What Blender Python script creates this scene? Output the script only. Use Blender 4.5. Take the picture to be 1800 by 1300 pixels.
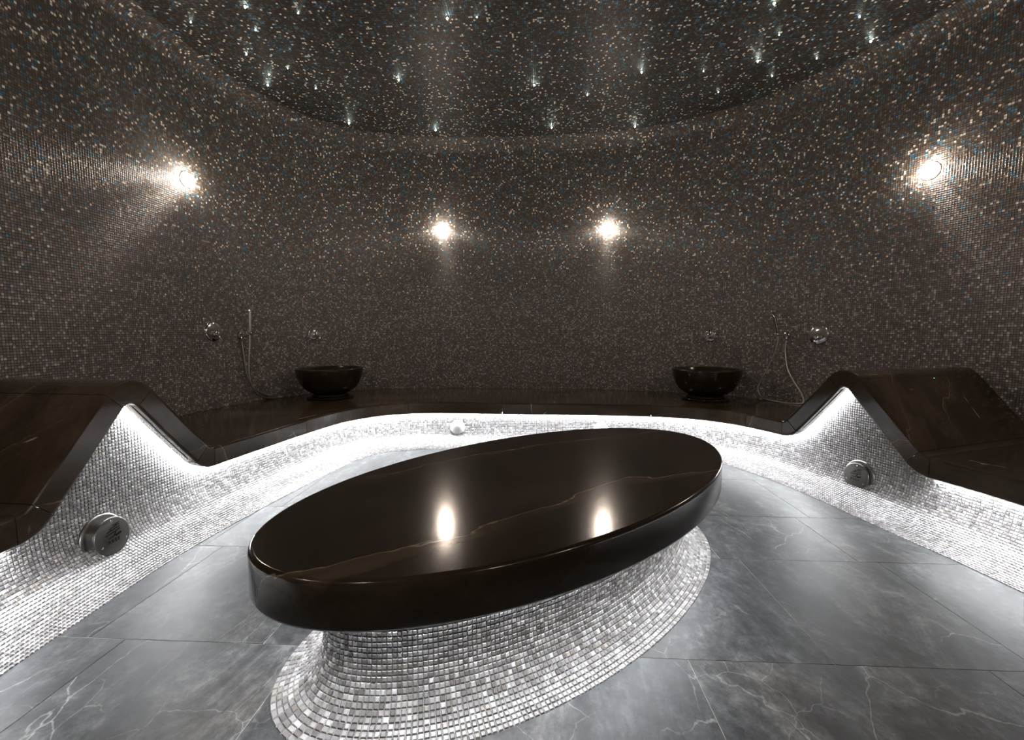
import bpy, math, random
import numpy as np
from mathutils import Matrix, Vector

random.seed(7)
rng = np.random.default_rng(7)
for o in list(bpy.data.objects):
    bpy.data.objects.remove(o, do_unlink=True)
scene = bpy.context.scene
COL = scene.collection

# ------------------------------------------------------------------ camera, world, exposure
cam_data = bpy.data.cameras.new('camera')
cam_data.sensor_width = 36.0
cam_data.lens = 36.0 * 758.0 / 1800.0
cam_data.clip_start = 0.01
cam = bpy.data.objects.new('camera', cam_data)
COL.objects.link(cam)
cam.location = (0, 0, 1.05)
cam.rotation_euler = (math.pi / 2 - math.atan(62.0 / 758.0), 0, 0)
scene.camera = cam

world = bpy.data.worlds.new('world')
scene.world = world
world.use_nodes = True
world.node_tree.nodes['Background'].inputs[0].default_value = (0.02, 0.02, 0.025, 1)
world.node_tree.nodes['Background'].inputs[1].default_value = 0.0

scene.view_settings.view_transform = 'Standard'
scene.view_settings.look = 'None'
scene.view_settings.gamma = 1.0
scene.view_settings.use_curve_mapping = False
scene.view_settings.exposure = 0.0
LED_STRENGTH = 460.0       # strip under the bench
TABLE_LED = 260.0          # strip under the table slab
SPOT_STRENGTH = 320.0      # opal wall lights
STAR_STRENGTH = 90.0     # ceiling star points
try:
    scene.cycles.max_bounces = 10
    scene.cycles.diffuse_bounces = 6
    scene.cycles.glossy_bounces = 4
    scene.cycles.sample_clamp_indirect = 6.0
    scene.cycles.use_denoising = True
except Exception:
    pass

P = 0.0155                # mosaic pitch

# ------------------------------------------------------------------ materials
def mat(name):
    m = bpy.data.materials.new(name)
    m.use_nodes = True
    nt = m.node_tree
    b = nt.nodes['Principled BSDF']
    return m, nt, b

class G:
    """small node graph helper"""
    def __init__(s, nt): s.nt = nt
    def n(s, t, **k):
        x = s.nt.nodes.new(t)
        for a, v in k.items(): setattr(x, a, v)
        return x
    def l(s, a, b): s.nt.links.new(a, b)
    def math(s, op, a, b=None, c=None, clamp=False):
        x = s.n('ShaderNodeMath', operation=op, use_clamp=clamp)
        for i, v in enumerate((a, b, c)):
            if v is None: continue
            if isinstance(v, (int, float)): x.inputs[i].default_value = v
            else: s.l(v, x.inputs[i])
        return x.outputs[0]
    def ramp(s, fac, stops, interp='LINEAR'):
        x = s.n('ShaderNodeValToRGB')
        x.color_ramp.interpolation = interp
        cr = x.color_ramp
        while len(cr.elements) < len(stops): cr.elements.new(0.5)
        for e, (p, c) in zip(cr.elements, stops):
            e.position = p; e.color = (c[0], c[1], c[2], 1)
        s.l(fac, x.inputs[0])
        return x.outputs[0]
    def mix(s, f, a, b, blend='MIX'):
        x = s.n('ShaderNodeMix', data_type='RGBA', blend_type=blend)
        if isinstance(f, (int, float)): x.inputs[0].default_value = f
        else: s.l(f, x.inputs[0])
        for i, v in ((6, a), (7, b)):
            if isinstance(v, tuple): x.inputs[i].default_value = (v[0], v[1], v[2], 1)
            else: s.l(v, x.inputs[i])
        return x.outputs[2]
    def maprange(s, v, a, b, c, d):
        x = s.n('ShaderNodeMapRange')
        x.interpolation_type = 'SMOOTHSTEP'
        s.l(v, x.inputs[0])
        for i, q in enumerate((a, b, c, d)): x.inputs[i + 1].default_value = q
        return x.outputs[0]

def wall_mosaic_material(name, sparkle_lo, sparkle_hi, depth=1.0):
    """dark glass mosaic: UV counts tiles, so every cell is one tile"""
    m, nt, b = mat(name)
    g = G(nt)
    uv = g.n('ShaderNodeUVMap').outputs[0]
    fl = g.n('ShaderNodeVectorMath', operation='FLOOR'); g.l(uv, fl.inputs[0])
    fr = g.n('ShaderNodeVectorMath', operation='FRACTION'); g.l(uv, fr.inputs[0])
    wn = g.n('ShaderNodeTexWhiteNoise', noise_dimensions='2D'); g.l(fl.outputs[0], wn.inputs[0])
    off = g.n('ShaderNodeVectorMath', operation='ADD'); g.l(fl.outputs[0], off.inputs[0]); off.inputs[1].default_value = (91.3, 47.7, 0)
    wn2 = g.n('ShaderNodeTexWhiteNoise', noise_dimensions='2D'); g.l(off.outputs[0], wn2.inputs[0])
    off3 = g.n('ShaderNodeVectorMath', operation='ADD'); g.l(fl.outputs[0], off3.inputs[0]); off3.inputs[1].default_value = (13.3, 277.7, 0)
    wn3 = g.n('ShaderNodeTexWhiteNoise', noise_dimensions='2D'); g.l(off3.outputs[0], wn3.inputs[0])
    geo = g.n('ShaderNodeNewGeometry')
    sep = g.n('ShaderNodeSeparateXYZ'); g.l(geo.outputs['Position'], sep.inputs[0])
    # slow clouds so that kindred tiles cluster
    cl = g.n('ShaderNodeTexNoise', noise_dimensions='2D'); g.l(fl.outputs[0], cl.inputs['Vector']); cl.inputs['Scale'].default_value = 0.33; cl.inputs['Detail'].default_value = 3
    base = g.ramp(wn.outputs[0], [
        (0.0, (0.086, 0.076, 0.069)), (0.35, (0.115, 0.103, 0.094)), (0.65, (0.145, 0.130, 0.120)),
        (0.84, (0.21, 0.192, 0.179)), (0.95, (0.33, 0.308, 0.29)), (1.0, (0.42, 0.395, 0.375))], 'CONSTANT' if False else 'LINEAR')
    hue = g.ramp(wn2.outputs[0], [(0.0, (1.12, 0.94, 0.88)), (0.35, (1.02, 1.0, 0.93)), (0.7, (0.94, 1.0, 1.02)), (1.0, (1.0, 0.97, 1.06))])
    base = g.mix(0.7, base, hue, 'MULTIPLY')
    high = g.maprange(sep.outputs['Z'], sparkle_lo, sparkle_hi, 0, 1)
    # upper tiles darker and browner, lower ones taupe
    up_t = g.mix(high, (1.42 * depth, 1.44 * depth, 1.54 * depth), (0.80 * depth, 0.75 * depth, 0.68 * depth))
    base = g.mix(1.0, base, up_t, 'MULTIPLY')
    # blue tiles
    bluep = g.math('MULTIPLY', g.math('MULTIPLY', high, 0.34), g.maprange(cl.outputs[0], 0.42, 0.66, 0.05, 1))
    isblue = g.math('LESS_THAN', wn2.outputs[0], bluep)
    bluec = g.ramp(wn.outputs[0], [(0, (0.045, 0.085, 0.120)), (0.55, (0.050, 0.150, 0.235)), (1.0, (0.07, 0.30, 0.50))])
    base = g.mix(isblue, base, bluec)
    # cream sparkles
    wp = g.math('ADD', g.math('MULTIPLY', g.math('MULTIPLY', high, high), 0.056), 0.0002)
    isw = g.math('LESS_THAN', wn3.outputs[0], wp)
    wc = g.ramp(wn2.outputs[0], [(0, (0.95, 0.82, 0.64)), (0.5, (0.98, 0.93, 0.83)), (1.0, (0.93, 0.96, 0.96))])
    base = g.mix(isw, base, wc)
    # joints
    sf = g.n('ShaderNodeSeparateXYZ'); g.l(fr.outputs[0], sf.inputs[0])
    dx = g.math('ABSOLUTE', g.math('SUBTRACT', sf.outputs[0], 0.5))
    dy = g.math('ABSOLUTE', g.math('SUBTRACT', sf.outputs[1], 0.5))
    d = g.math('MAXIMUM', dx, dy)
    joint = g.math('GREATER_THAN', d, 0.43)
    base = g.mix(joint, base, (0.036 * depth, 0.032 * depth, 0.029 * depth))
    g.l(base, b.inputs['Base Color'])
    rough = g.math('ADD', g.math('MULTIPLY', joint, 0.4), 0.42)
    g.l(rough, b.inputs['Roughness'])
    b.inputs['IOR'].default_value = 1.5
    b.inputs['Specular IOR Level'].default_value = 0.5 if depth == 1.0 else 0.3
    # pillowed glass relief and slightly uneven setting
    pil = g.n('ShaderNodeMapRange'); pil.interpolation_type = 'SMOOTHSTEP'; g.l(d, pil.inputs[0])
    for i, q in enumerate((0.24, 0.47, 1.0, 0.0)): pil.inputs[i + 1].default_value = q
    tx = g.math('MULTIPLY', g.math('SUBTRACT', sf.outputs[0], 0.5), g.math('SUBTRACT', wn2.outputs[0], 0.5))
    ty = g.math('MULTIPLY', g.math('SUBTRACT', sf.outputs[1], 0.5), g.math('SUBTRACT', wn3.outputs[0], 0.5))
    h = g.math('ADD', pil.outputs[0], g.math('MULTIPLY', g.math('ADD', tx, ty), 0.35))
    bump = g.n('ShaderNodeBump'); g.l(h, bump.inputs['Height'])
    bump.inputs['Strength'].default_value = 1.0; bump.inputs['Distance'].default_value = 0.0020
    g.l(bump.outputs[0], b.inputs['Normal'])
    return m

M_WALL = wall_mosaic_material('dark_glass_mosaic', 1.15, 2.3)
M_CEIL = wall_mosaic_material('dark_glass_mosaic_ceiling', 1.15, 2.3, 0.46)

def pale_tile_material():
    m, nt, b = mat('pale_mosaic_tile')
    g = G(nt)
    a = g.n('ShaderNodeAttribute', attribute_name='tone')
    t = a.outputs['Fac']
    t2 = g.math('FRACT', g.math('MULTIPLY', t, 61.7))
    c = g.ramp(t, [(0.0, (0.085, 0.078, 0.074)), (0.22, (0.12, 0.112, 0.108)), (0.45, (0.17, 0.162, 0.157)),
                   (0.70, (0.25, 0.242, 0.236)), (0.9, (0.37, 0.36, 0.35)), (1.0, (0.48, 0.47, 0.455))])
    hue = g.ramp(t2, [(0, (1.0, 0.95, 0.88)), (0.2, (0.98, 0.99, 1.0)), (0.8, (0.96, 0.97, 1.04)), (1.0, (0.94, 1.0, 1.0))])
    c = g.mix(1.0, c, hue, 'MULTIPLY')
    tc = g.n('ShaderNodeTexCoord')
    no = g.n('ShaderNodeTexNoise'); g.l(tc.outputs['Object'], no.inputs['Vector']); no.inputs['Scale'].default_value = 260; no.inputs['Detail'].default_value = 2
    c = g.mix(0.35, c, g.ramp(no.outputs[0], [(0.3, (0.75, 0.75, 0.75)), (0.7, (1.2, 1.2, 1.2))]), 'MULTIPLY')
    g.l(c, b.inputs['Base Color'])
    b.inputs['Roughness'].default_value = 0.38
    return m
M_TILE = pale_tile_material()

def plain(name, col, rough=0.5, metal=0.0, emit=None, strength=0.0):
    m, nt, b = mat(name)
    g = G(nt)
    tc = g.n('ShaderNodeTexCoord')
    no = g.n('ShaderNodeTexNoise'); g.l(tc.outputs['Object'], no.inputs['Vector']); no.inputs['Scale'].default_value = 40; no.inputs['Detail'].default_value = 3
    c = g.mix(no.outputs[0], tuple(x * 0.92 for x in col), tuple(min(1, x * 1.06) for x in col))
    g.l(c, b.inputs['Base Color'])
    b.inputs['Roughness'].default_value = rough
    b.inputs['Metallic'].default_value = metal
    if emit:
        b.inputs['Emission Color'].default_value = (*emit, 1)
        b.inputs['Emission Strength'].default_value = strength
    return m
M_GROUT = plain('pale_grout', (0.24, 0.24, 0.24), 0.8)
M_FGROUT = plain('floor_grout', (0.36, 0.34, 0.29), 0.85)
M_CHROME = plain('chrome', (0.84, 0.84, 0.85), 0.10, 1.0)
M_SATIN = plain('satin_chrome', (0.90, 0.88, 0.86), 0.34, 1.0)
M_DCHROME = plain('dark_chrome', (0.42, 0.42, 0.43), 0.10, 1.0)
M_STEEL = plain('brushed_steel', (0.72, 0.71, 0.69), 0.34, 1.0)
M_PLATE = plain('dull_steel_plate', (0.13, 0.122, 0.115), 0.32, 1.0)
M_BLACK = plain('black_recess', (0.004, 0.004, 0.004), 0.9)
M_LED = plain('cool_white_led', (0.9, 0.9, 0.9), 0.5, 0, (0.94, 0.97, 1.0), LED_STRENGTH)
M_TLED = plain('table_led', (0.9, 0.9, 0.9), 0.5, 0, (0.94, 0.97, 1.0), TABLE_LED)
M_SPOT = plain('opal_glass_lit', (0.9, 0.88, 0.84), 0.4, 0, (1.0, 0.83, 0.69), SPOT_STRENGTH)
M_STAR = plain('star_crystal_lit', (0.9, 0.95, 0.9), 0.2, 0, (0.80, 0.95, 0.86), STAR_STRENGTH)
M_OPAL = plain('white_plastic', (0.86, 0.86, 0.87), 0.35)
M_GREEN = plain('green_indicator', (0.1, 0.6, 0.2), 0.4, 0, (0.1, 1.0, 0.3), 3.0)

def brown_stone(name, ang, freq=1.9, seed=0.0, gold=1.0, lum=1.0):
    m, nt, b = mat(name)
    g = G(nt)
    geo = g.n('ShaderNodeNewGeometry')
    mp = g.n('ShaderNodeMapping'); g.l(geo.outputs['Position'], mp.inputs['Vector'])
    mp.inputs['Location'].default_value = (seed, seed * 1.7, seed * 0.4); mp.inputs['Rotation'].default_value = (0, 0, math.radians(-ang))
    st = g.n('ShaderNodeMapping'); g.l(mp.outputs[0], st.inputs['Vector']); st.inputs['Scale'].default_value = (0.30, 1.0, 0.8)
    pos = mp.outputs[0]
    n1 = g.n('ShaderNodeTexNoise'); g.l(st.outputs[0], n1.inputs['Vector']); n1.inputs['Scale'].default_value = 3.0; n1.inputs['Detail'].default_value = 7; n1.inputs['Roughness'].default_value = 0.6
    n2 = g.n('ShaderNodeTexNoise'); g.l(pos, n2.inputs['Vector']); n2.inputs['Scale'].default_value = 70; n2.inputs['Detail'].default_value = 4
    c = g.ramp(n1.outputs[0], [(p_, tuple(q_ * lum for q_ in c_)) for p_, c_ in ((0.28, (0.013, 0.0088, 0.0052)), (0.5, (0.022, 0.0155, 0.0098)), (0.72, (0.050, 0.037, 0.026)))])
    c = g.mix(0.35, c, g.ramp(n2.outputs[0], [(0.3, (0.7, 0.7, 0.7)), (0.7, (1.3, 1.3, 1.3))]), 'MULTIPLY')
    sep = g.n('ShaderNodeSeparateXYZ'); g.l(pos, sep.inputs[0])
    n3 = g.n('ShaderNodeTexNoise'); g.l(st.outputs[0], n3.inputs['Vector']); n3.inputs['Scale'].default_value = 1.5; n3.inputs['Detail'].default_value = 6; n3.inputs['Roughness'].default_value = 0.55
    w = g.math('ADD', g.math('MULTIPLY', g.math('ADD', sep.outputs[1], g.math('MULTIPLY', sep.outputs[2], 0.8)), freq), g.math('MULTIPLY', n3.outputs[0], 1.6))
    fr = g.math('FRACT', w)
    d = g.math('ABSOLUTE', g.math('SUBTRACT', fr, 0.5))
    n4 = g.n('ShaderNodeTexNoise'); g.l(pos, n4.inputs['Vector']); n4.inputs['Scale'].default_value = 1.7
    vis = g.maprange(n4.outputs[0], 0.40, 0.60, 0.12, 1)
    band = g.math('MULTIPLY', g.maprange(fr, 0.38, 0.5, 0, 1), g.math('LESS_THAN', fr, 0.5))
    c = g.mix(g.math('MULTIPLY', g.math('MULTIPLY', band, vis), 0.45), c, (0.105, 0.078, 0.050))
    v = g.math('MULTIPLY', g.maprange(d, 0.0015, 0.0065, 1, 0), vis)
    c = g.mix(g.math('MULTIPLY', v, 0.75 * gold), c, (0.30, 0.245, 0.18))
    # rare short pale fissures, as on the bench edge
    vo = g.n('ShaderNodeTexVoronoi', feature='DISTANCE_TO_EDGE'); g.l(pos, vo.inputs['Vector']); vo.inputs['Scale'].default_value = 2.3
    n5 = g.n('ShaderNodeTexNoise'); g.l(pos, n5.inputs['Vector']); n5.inputs['Scale'].default_value = 4.5
    v2 = g.math('MULTIPLY', g.maprange(vo.outputs['Distance'], 0.002, 0.012, 1, 0), g.maprange(n5.outputs[0], 0.62, 0.68, 0, 0.8 if lum > 1.5 else 0.0))
    c = g.mix(v2, c, (0.42, 0.37, 0.29))
    g.l(c, b.inputs['Base Color'])
    r = g.math('ADD', g.math('MULTIPLY', n2.outputs[0], 0.08), 0.11)
    g.l(r, b.inputs['Roughness'])
    b.inputs['IOR'].default_value = 1.38
    return m
M_BROWN = brown_stone('polished_bronze_marble', 8, 1.6, 3.1, 1.0, 2.1)
M_BROWN_TABLE = brown_stone('polished_bronze_marble_table', 33, 1.7, 0.62, 0.8)
M_BROWN_LOUNGER = brown_stone('polished_bronze_marble_lounger', 84, 2.4, 1.3, 0.9, 1.7)
M_BROWN_BASIN = brown_stone('polished_bronze_marble_basin', 60, 1.2, 5.0, 0.3)

def floor_stone():
    m, nt, b = mat('grey_marble')
    g = G(nt)
    tc = g.n('ShaderNodeTexCoord')
    oi = g.n('ShaderNodeObjectInfo')
    comb = g.n('ShaderNodeCombineXYZ')
    g.l(g.math('MULTIPLY', oi.outputs['Random'], 37.0), comb.inputs[0]); g.l(g.math('MULTIPLY', oi.outputs['Random'], 91.0), comb.inputs[1])
    geo = g.n('ShaderNodeNewGeometry')
    add = g.n('ShaderNodeVectorMath', operation='ADD'); g.l(geo.outputs['Position'], add.inputs[0]); g.l(comb.outputs[0], add.inputs[1])
    rot = g.n('ShaderNodeMapping'); g.l(add.outputs[0], rot.inputs['Vector'])
    rot.inputs['Rotation'].default_value = (0, 0, 0.5); rot.inputs['Scale'].default_value = (1, 0.5, 1)
    n1 = g.n('ShaderNodeTexNoise'); g.l(rot.outputs[0], n1.inputs['Vector']); n1.inputs['Scale'].default_value = 3.6; n1.inputs['Detail'].default_value = 12; n1.inputs['Roughness'].default_value = 0.76; n1.inputs['Distortion'].default_value = 0.6
    c = g.ramp(n1.outputs[0], [(0.32, (0.012, 0.0135, 0.015)), (0.43, (0.027, 0.029, 0.0315)), (0.53, (0.050, 0.053, 0.056)), (0.66, (0.115, 0.119, 0.121))])
    nb = g.n('ShaderNodeTexNoise'); g.l(add.outputs[0], nb.inputs['Vector']); nb.inputs['Scale'].default_value = 1.3; nb.inputs['Detail'].default_value = 3
    c = g.mix(g.maprange(nb.outputs[0], 0.5, 0.75, 0, 0.55), c, g.mix(1.0, c, (1.18, 1.0, 0.86), 'MULTIPLY'))
    # white veins
    n4 = g.n('ShaderNodeTexNoise'); g.l(add.outputs[0], n4.inputs['Vector']); n4.inputs['Scale'].default_value = 1.8; n4.inputs['Detail'].default_value = 3
    wz = g.n('ShaderNodeTexNoise'); g.l(rot.outputs[0], wz.inputs['Vector']); wz.inputs['Scale'].default_value = 3.5; wz.inputs['Detail'].default_value = 6
    ws = g.n('ShaderNodeVectorMath', operation='SCALE'); g.l(wz.outputs['Color'], ws.inputs[0]); ws.inputs['Scale'].default_value = 0.22
    wa = g.n('ShaderNodeVectorMath', operation='ADD'); g.l(rot.outputs[0], wa.inputs[0]); g.l(ws.outputs[0], wa.inputs[1])
    for sc_, w0, w1, lo, hi, amt in ((1.7, 0.0008, 0.0045, 0.46, 0.60, 0.75), (5.5, 0.0010, 0.010, 0.52, 0.66, 0.45)):
        vv1 = g.n('ShaderNodeTexVoronoi', feature='DISTANCE_TO_EDGE'); g.l(wa.outputs[0], vv1.inputs['Vector']); vv1.inputs['Scale'].default_value = sc_
        v = g.math('MULTIPLY', g.maprange(vv1.outputs['Distance'], w0, w1, 1, 0), g.maprange(n4.outputs[0], lo, hi, 0, amt))
        c = g.mix(v, c, (0.24, 0.245, 0.245))
    vo = g.n('ShaderNodeTexVoronoi', feature='DISTANCE_TO_EDGE')
    dis = g.n('ShaderNodeVectorMath', operation='ADD'); g.l(add.outputs[0], dis.inputs[0])
    nn = g.n('ShaderNodeTexNoise'); g.l(add.outputs[0], nn.inputs['Vector']); nn.inputs['Scale'].default_value = 5; nn.inputs['Detail'].default_value = 4
    sc = g.n('ShaderNodeVectorMath', operation='SCALE'); g.l(nn.outputs['Color'], sc.inputs[0]); sc.inputs['Scale'].default_value = 0.12
    g.l(sc.outputs[0], dis.inputs[1]); g.l(dis.outputs[0], vo.inputs['Vector']); vo.inputs['Scale'].default_value = 4.2
    v2 = g.math('MULTIPLY', g.maprange(vo.outputs['Distance'], 0.001, 0.008, 1, 0), g.maprange(nb.outputs[0], 0.50, 0.64, 0, 0.4))
    c = g.mix(v2, c, (0.22, 0.225, 0.23))
    # dark pits
    pt = g.n('ShaderNodeTexNoise'); g.l(rot.outputs[0], pt.inputs['Vector']); pt.inputs['Scale'].default_value = 38; pt.inputs['Detail'].default_value = 3
    c = g.mix(g.maprange(pt.outputs[0], 0.60, 0.70, 0, 0.6), c, (0.016, 0.018, 0.020))
    mo = g.n('ShaderNodeTexNoise'); g.l(add.outputs[0], mo.inputs['Vector']); mo.inputs['Scale'].default_value = 16; mo.inputs['Detail'].default_value = 9; mo.inputs['Roughness'].default_value = 0.75
    c = g.mix(0.9, c, g.ramp(mo.outputs[0], [(0.34, (0.45, 0.45, 0.46)), (0.5, (1.05, 1.05, 1.05)), (0.66, (1.95, 1.95, 1.92))]), 'MULTIPLY')
    g.l(c, b.inputs['Base Color'])
    rr = g.math('ADD', g.math('MULTIPLY', mo.outputs[0], 0.25), 0.38)
    b.inputs['Specular IOR Level'].default_value = 0.28
    g.l(rr, b.inputs['Roughness'])
    bump = g.n('ShaderNodeBump'); g.l(n1.outputs[0], bump.inputs['Height']); bump.inputs['Strength'].default_value = 0.15; bump.inputs['Distance'].default_value = 0.002
    g.l(bump.outputs[0], b.inputs['Normal'])
    return m
M_FLOOR = floor_stone()

# ------------------------------------------------------------------ mesh helpers
def link(name, mesh, parent=None, m=None):
    o = bpy.data.objects.new(name, mesh)
    if m is not None and mesh is not None and not mesh.materials: mesh.materials.append(m)
    COL.objects.link(o)
    if parent is not None: o.parent = parent
    return o

def mesh_of(name, v, f, m=None, smooth=False):
    me = bpy.data.meshes.new(name)
    me.from_pydata([tuple(map(float, p)) for p in v], [], [tuple(map(int, q)) for q in f])
    if m is not None: me.materials.append(m)
    if smooth:
        me.polygons.foreach_set('use_smooth', [True] * len(me.polygons))
    me.update()
    return me

def make(name, v, f, m, parent=None, smooth=False):
    return link(name, mesh_of(name, v, f, m, smooth), parent)

def thing(name, label, cat, loc=(0, 0, 0), group=None, rot=None):
    o = bpy.data.objects.new(name, None)
    COL.objects.link(o)
    o.location = loc
    o.empty_display_size = 0.05
    if rot is not None: o.rotation_euler = rot
    tag(o, label, cat, group)
    return o

def tag(o, label, cat, group=None):
    o['label'] = label; o['category'] = cat
    if group: o['group'] = group
    return o

def lathe(profile, n=32, cap=True):
    """profile: (r, z) list, about local z"""
    v, f = [], []
    for r, z in profile:
        for k in range(n):
            a = 2 * math.pi * k / n
            v.append((r * math.cos(a), r * math.sin(a), z))
    for i in range(len(profile) - 1):
        for k in range(n):
            a = i * n + k; b2 = i * n + (k + 1) % n
            f.append((a, b2, b2 + n, a + n))
    if cap:
        f.append(tuple(range(n))[::-1]); f.append(tuple(range((len(profile) - 1) * n, len(profile) * n)))
    return v, f

def catmull(Pt, n, closed=False):
    Pt = np.array(Pt, float); N = len(Pt); out = []
    for i in range(N if closed else N - 1):
        g = (lambda k: Pt[k % N]) if closed else (lambda k: Pt[min(max(k, 0), N - 1)])
        a, b2, c, d = g(i - 1), g(i), g(i + 1), g(i + 2)
        for t in np.linspace(0, 1, n, endpoint=False):
            out.append(.5 * ((2 * b2) + (-a + c) * t + (2 * a - 5 * b2 + 4 * c - d) * t * t + (-a + 3 * b2 - 3 * c + d) * t ** 3))
    if not closed: out.append(Pt[-1])
    return np.array(out)

def tube(path, r, n=10, sub=8):
    """swept tube through 3-D points, capped"""
    pts = catmull(path, sub) if sub > 1 else np.array(path, float)
    v, f = [], []
    prev = None
    for i, p in enumerate(pts):
        t = pts[min(i + 1, len(pts) - 1)] - pts[max(i - 1, 0)]
        t = t / (np.linalg.norm(t) + 1e-12)
        if prev is None:
            h = np.array([0, 0, 1.0]) if abs(t[2]) < .9 else np.array([1.0, 0, 0])
        else: h = prev
        x = h - t * (h @ t); x /= np.linalg.norm(x); prev = x
        y = np.cross(t, x)
        rr = r[i] if hasattr(r, '__len__') else r
        for k in range(n):
            a = 2 * math.pi * k / n
            v.append(p + rr * (x * math.cos(a) + y * math.sin(a)))
    for i in range(len(pts) - 1):
        for k in range(n):
            a = i * n + k; b2 = i * n + (k + 1) % n
            f.append((a, b2, b2 + n, a + n))
    f.append(tuple(range(n))[::-1]); f.append(tuple(range((len(pts) - 1) * n, len(pts) * n)))
    return v, f

def join(*parts):
    V, Fc = [], []
    for v, f in parts:
        k = len(V)
        V += [tuple(p) for p in v]
        Fc += [tuple(i + k for i in q) for q in f]
    return V, Fc

def xf(part, M):
    v, f = part
    return [tuple(M @ Vector(p)) for p in v], f

def box(sx, sy, sz, c=(0, 0, 0), bev=0.0):
    if bev <= 0:
        v = [(c[0] + i * sx / 2, c[1] + j * sy / 2, c[2] + k * sz / 2) for k in (-1, 1) for j in (-1, 1) for i in (-1, 1)]
        f = [(0, 2, 3, 1), (4, 5, 7, 6), (0, 1, 5, 4), (2, 6, 7, 3), (0, 4, 6, 2), (1, 3, 7, 5)]
        return v, f
    v = []
    for z, ins in ((-sz / 2, bev), (-sz / 2 + bev, 0), (sz / 2 - bev, 0), (sz / 2, bev)):
        for j, i in ((-1, -1), (-1, 1), (1, 1), (1, -1)):
            v.append((c[0] + i * (sx / 2 - ins), c[1] + j * (sy / 2 - ins), c[2] + z))
    f = [(3, 2, 1, 0), (12, 13, 14, 15)]
    for r in range(3):
        for k in range(4):
            f.append((r * 4 + k, r * 4 + (k + 1) % 4, r * 4 + 4 + (k + 1) % 4, r * 4 + 4 + k))
    return v, f

def frame_on(normal, upv=(0, 0, 1)):
    """matrix with local z along normal, local y up"""
    z = Vector(normal).normalized(); y = Vector(upv); y = (y - z * y.dot(z)).normalized(); x = y.cross(z)
    return Matrix((x, y, z)).transposed()

# ------------------------------------------------------------------ plan curves of the oval room
WALL_PTS = [(-2.35, .3), (-2.62, 1.3), (-2.67, 2.3), (-2.655, 2.85), (-2.62, 3.55), (-2.46, 4.2), (-2.1, 4.75), (-1.6, 5.05), (-.9, 5.17), (.27, 5.15),
            (1.2, 5.02), (1.8, 4.80), (2.35, 4.42), (2.72, 3.95), (2.97, 3.45), (3.15, 3.0), (3.24, 2.6), (3.24, 2.0), (3.05, 1.2), (2.6, .3), (1.8, -.4), (.5, -.65), (-1.2, -.5)]
W = catmull(WALL_PTS, 24, True)
Wc = np.vstack([W, W[:1]])
WS = np.concatenate([[0], np.cumsum(np.linalg.norm(np.diff(Wc, axis=0), axis=1))])
def wall_at(t):
    return np.stack([np.interp(t, WS, Wc[:, 0]), np.interp(t, WS, Wc[:, 1])], -1)
def wall_param(p):
    return WS[np.argmin(np.linalg.norm(Wc[:-1] - np.array(p), axis=1))]

FRONT_PTS = [(-1.62, .25), (-1.72, .9), (-1.755, 1.43), (-1.755, 1.98), (-1.70, 2.45), (-1.61, 2.95), (-1.54, 3.3), (-1.44, 3.64), (-1.25, 3.9), (-1.0, 4.03), (-.7, 4.07),
             (0, 4.02), (.7, 3.965), (1.25, 3.90), (1.6, 3.78), (1.83, 3.58), (1.95, 3.36), (2.04, 3.1), (2.11, 2.78), (2.19, 2.2), (2.24, 1.84), (2.27, 1.2), (2.2, .3)]
Fr = catmull(FRONT_PTS, 40)
for _ in range(30):
    Fr[1:-1] = .25 * Fr[:-2] + .5 * Fr[1:-1] + .25 * Fr[2:]
FS = np.concatenate([[0], np.cumsum(np.linalg.norm(np.diff(Fr, axis=0), axis=1))])
FL = FS[-1]
def front_at(s):
    s = np.asarray(s, float)
    return np.stack([np.interp(s, FS, Fr[:, 0]), np.interp(s, FS, Fr[:, 1])], -1)
_t = np.gradient(Fr, axis=0); _t /= np.linalg.norm(_t, axis=1)[:, None]
for _ in range(60):
    _t[1:-1] = .25 * _t[:-2] + .5 * _t[1:-1] + .25 * _t[2:]
_n = np.stack([_t[:, 1], -_t[:, 0]], -1)          # points into the room (curve runs left -> back -> right)
def nrm_at(s):
    v = np.stack([np.interp(s, FS, _n[:, 0]), np.interp(s, FS, _n[:, 1])], -1)
    return v / np.linalg.norm(v, axis=-1, keepdims=True)
def s_near(p): return FS[np.argmin(np.linalg.norm(Fr - np.array(p), axis=1))]
def s_left(y): k = len(Fr) // 3; return float(np.interp(y, Fr[:k, 1], FS[:k]))
def s_right(y): k = len(Fr) * 2 // 3; return float(np.interp(y, Fr[k:, 1][::-1], FS[k:][::-1]))

PAIRS = [((-1.62, .25), (-2.4, .4)), ((-1.755, 1.43), (-2.65, 1.5)), ((-1.755, 1.985), (-2.67, 2.07)), ((-1.70, 2.45), (-2.66, 2.65)), ((-1.54, 3.3), (-2.52, 4.0)),
         ((-1.25, 3.9), (-2.0, 4.85)), ((-.7, 4.07), (-.9, 5.17)), ((.7, 3.965), (.9, 5.07)), ((1.25, 3.90), (1.6, 4.9)), ((1.83, 3.58), (2.42, 4.35)), ((2.04, 3.1), (3.02, 3.34)),
         ((2.11, 2.77), (3.16, 3.02)), ((2.19, 2.25), (3.24, 2.65)), ((2.24, 1.84), (3.25, 2.1)), ((2.2, .3), (2.9, .8))]
ps = np.array([s_near(a) for a, b in PAIRS]); pw = np.array([wall_param(b) for a, b in PAIRS])
sg = np.linspace(0, FL, 600); wg = np.interp(sg, ps, pw)
for _ in range(150):
    wg[1:-1] = .25 * wg[:-2] + .5 * wg[1:-1] + .25 * wg[2:]
def back_at(s): return wall_at(np.interp(s, sg, wg))

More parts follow.
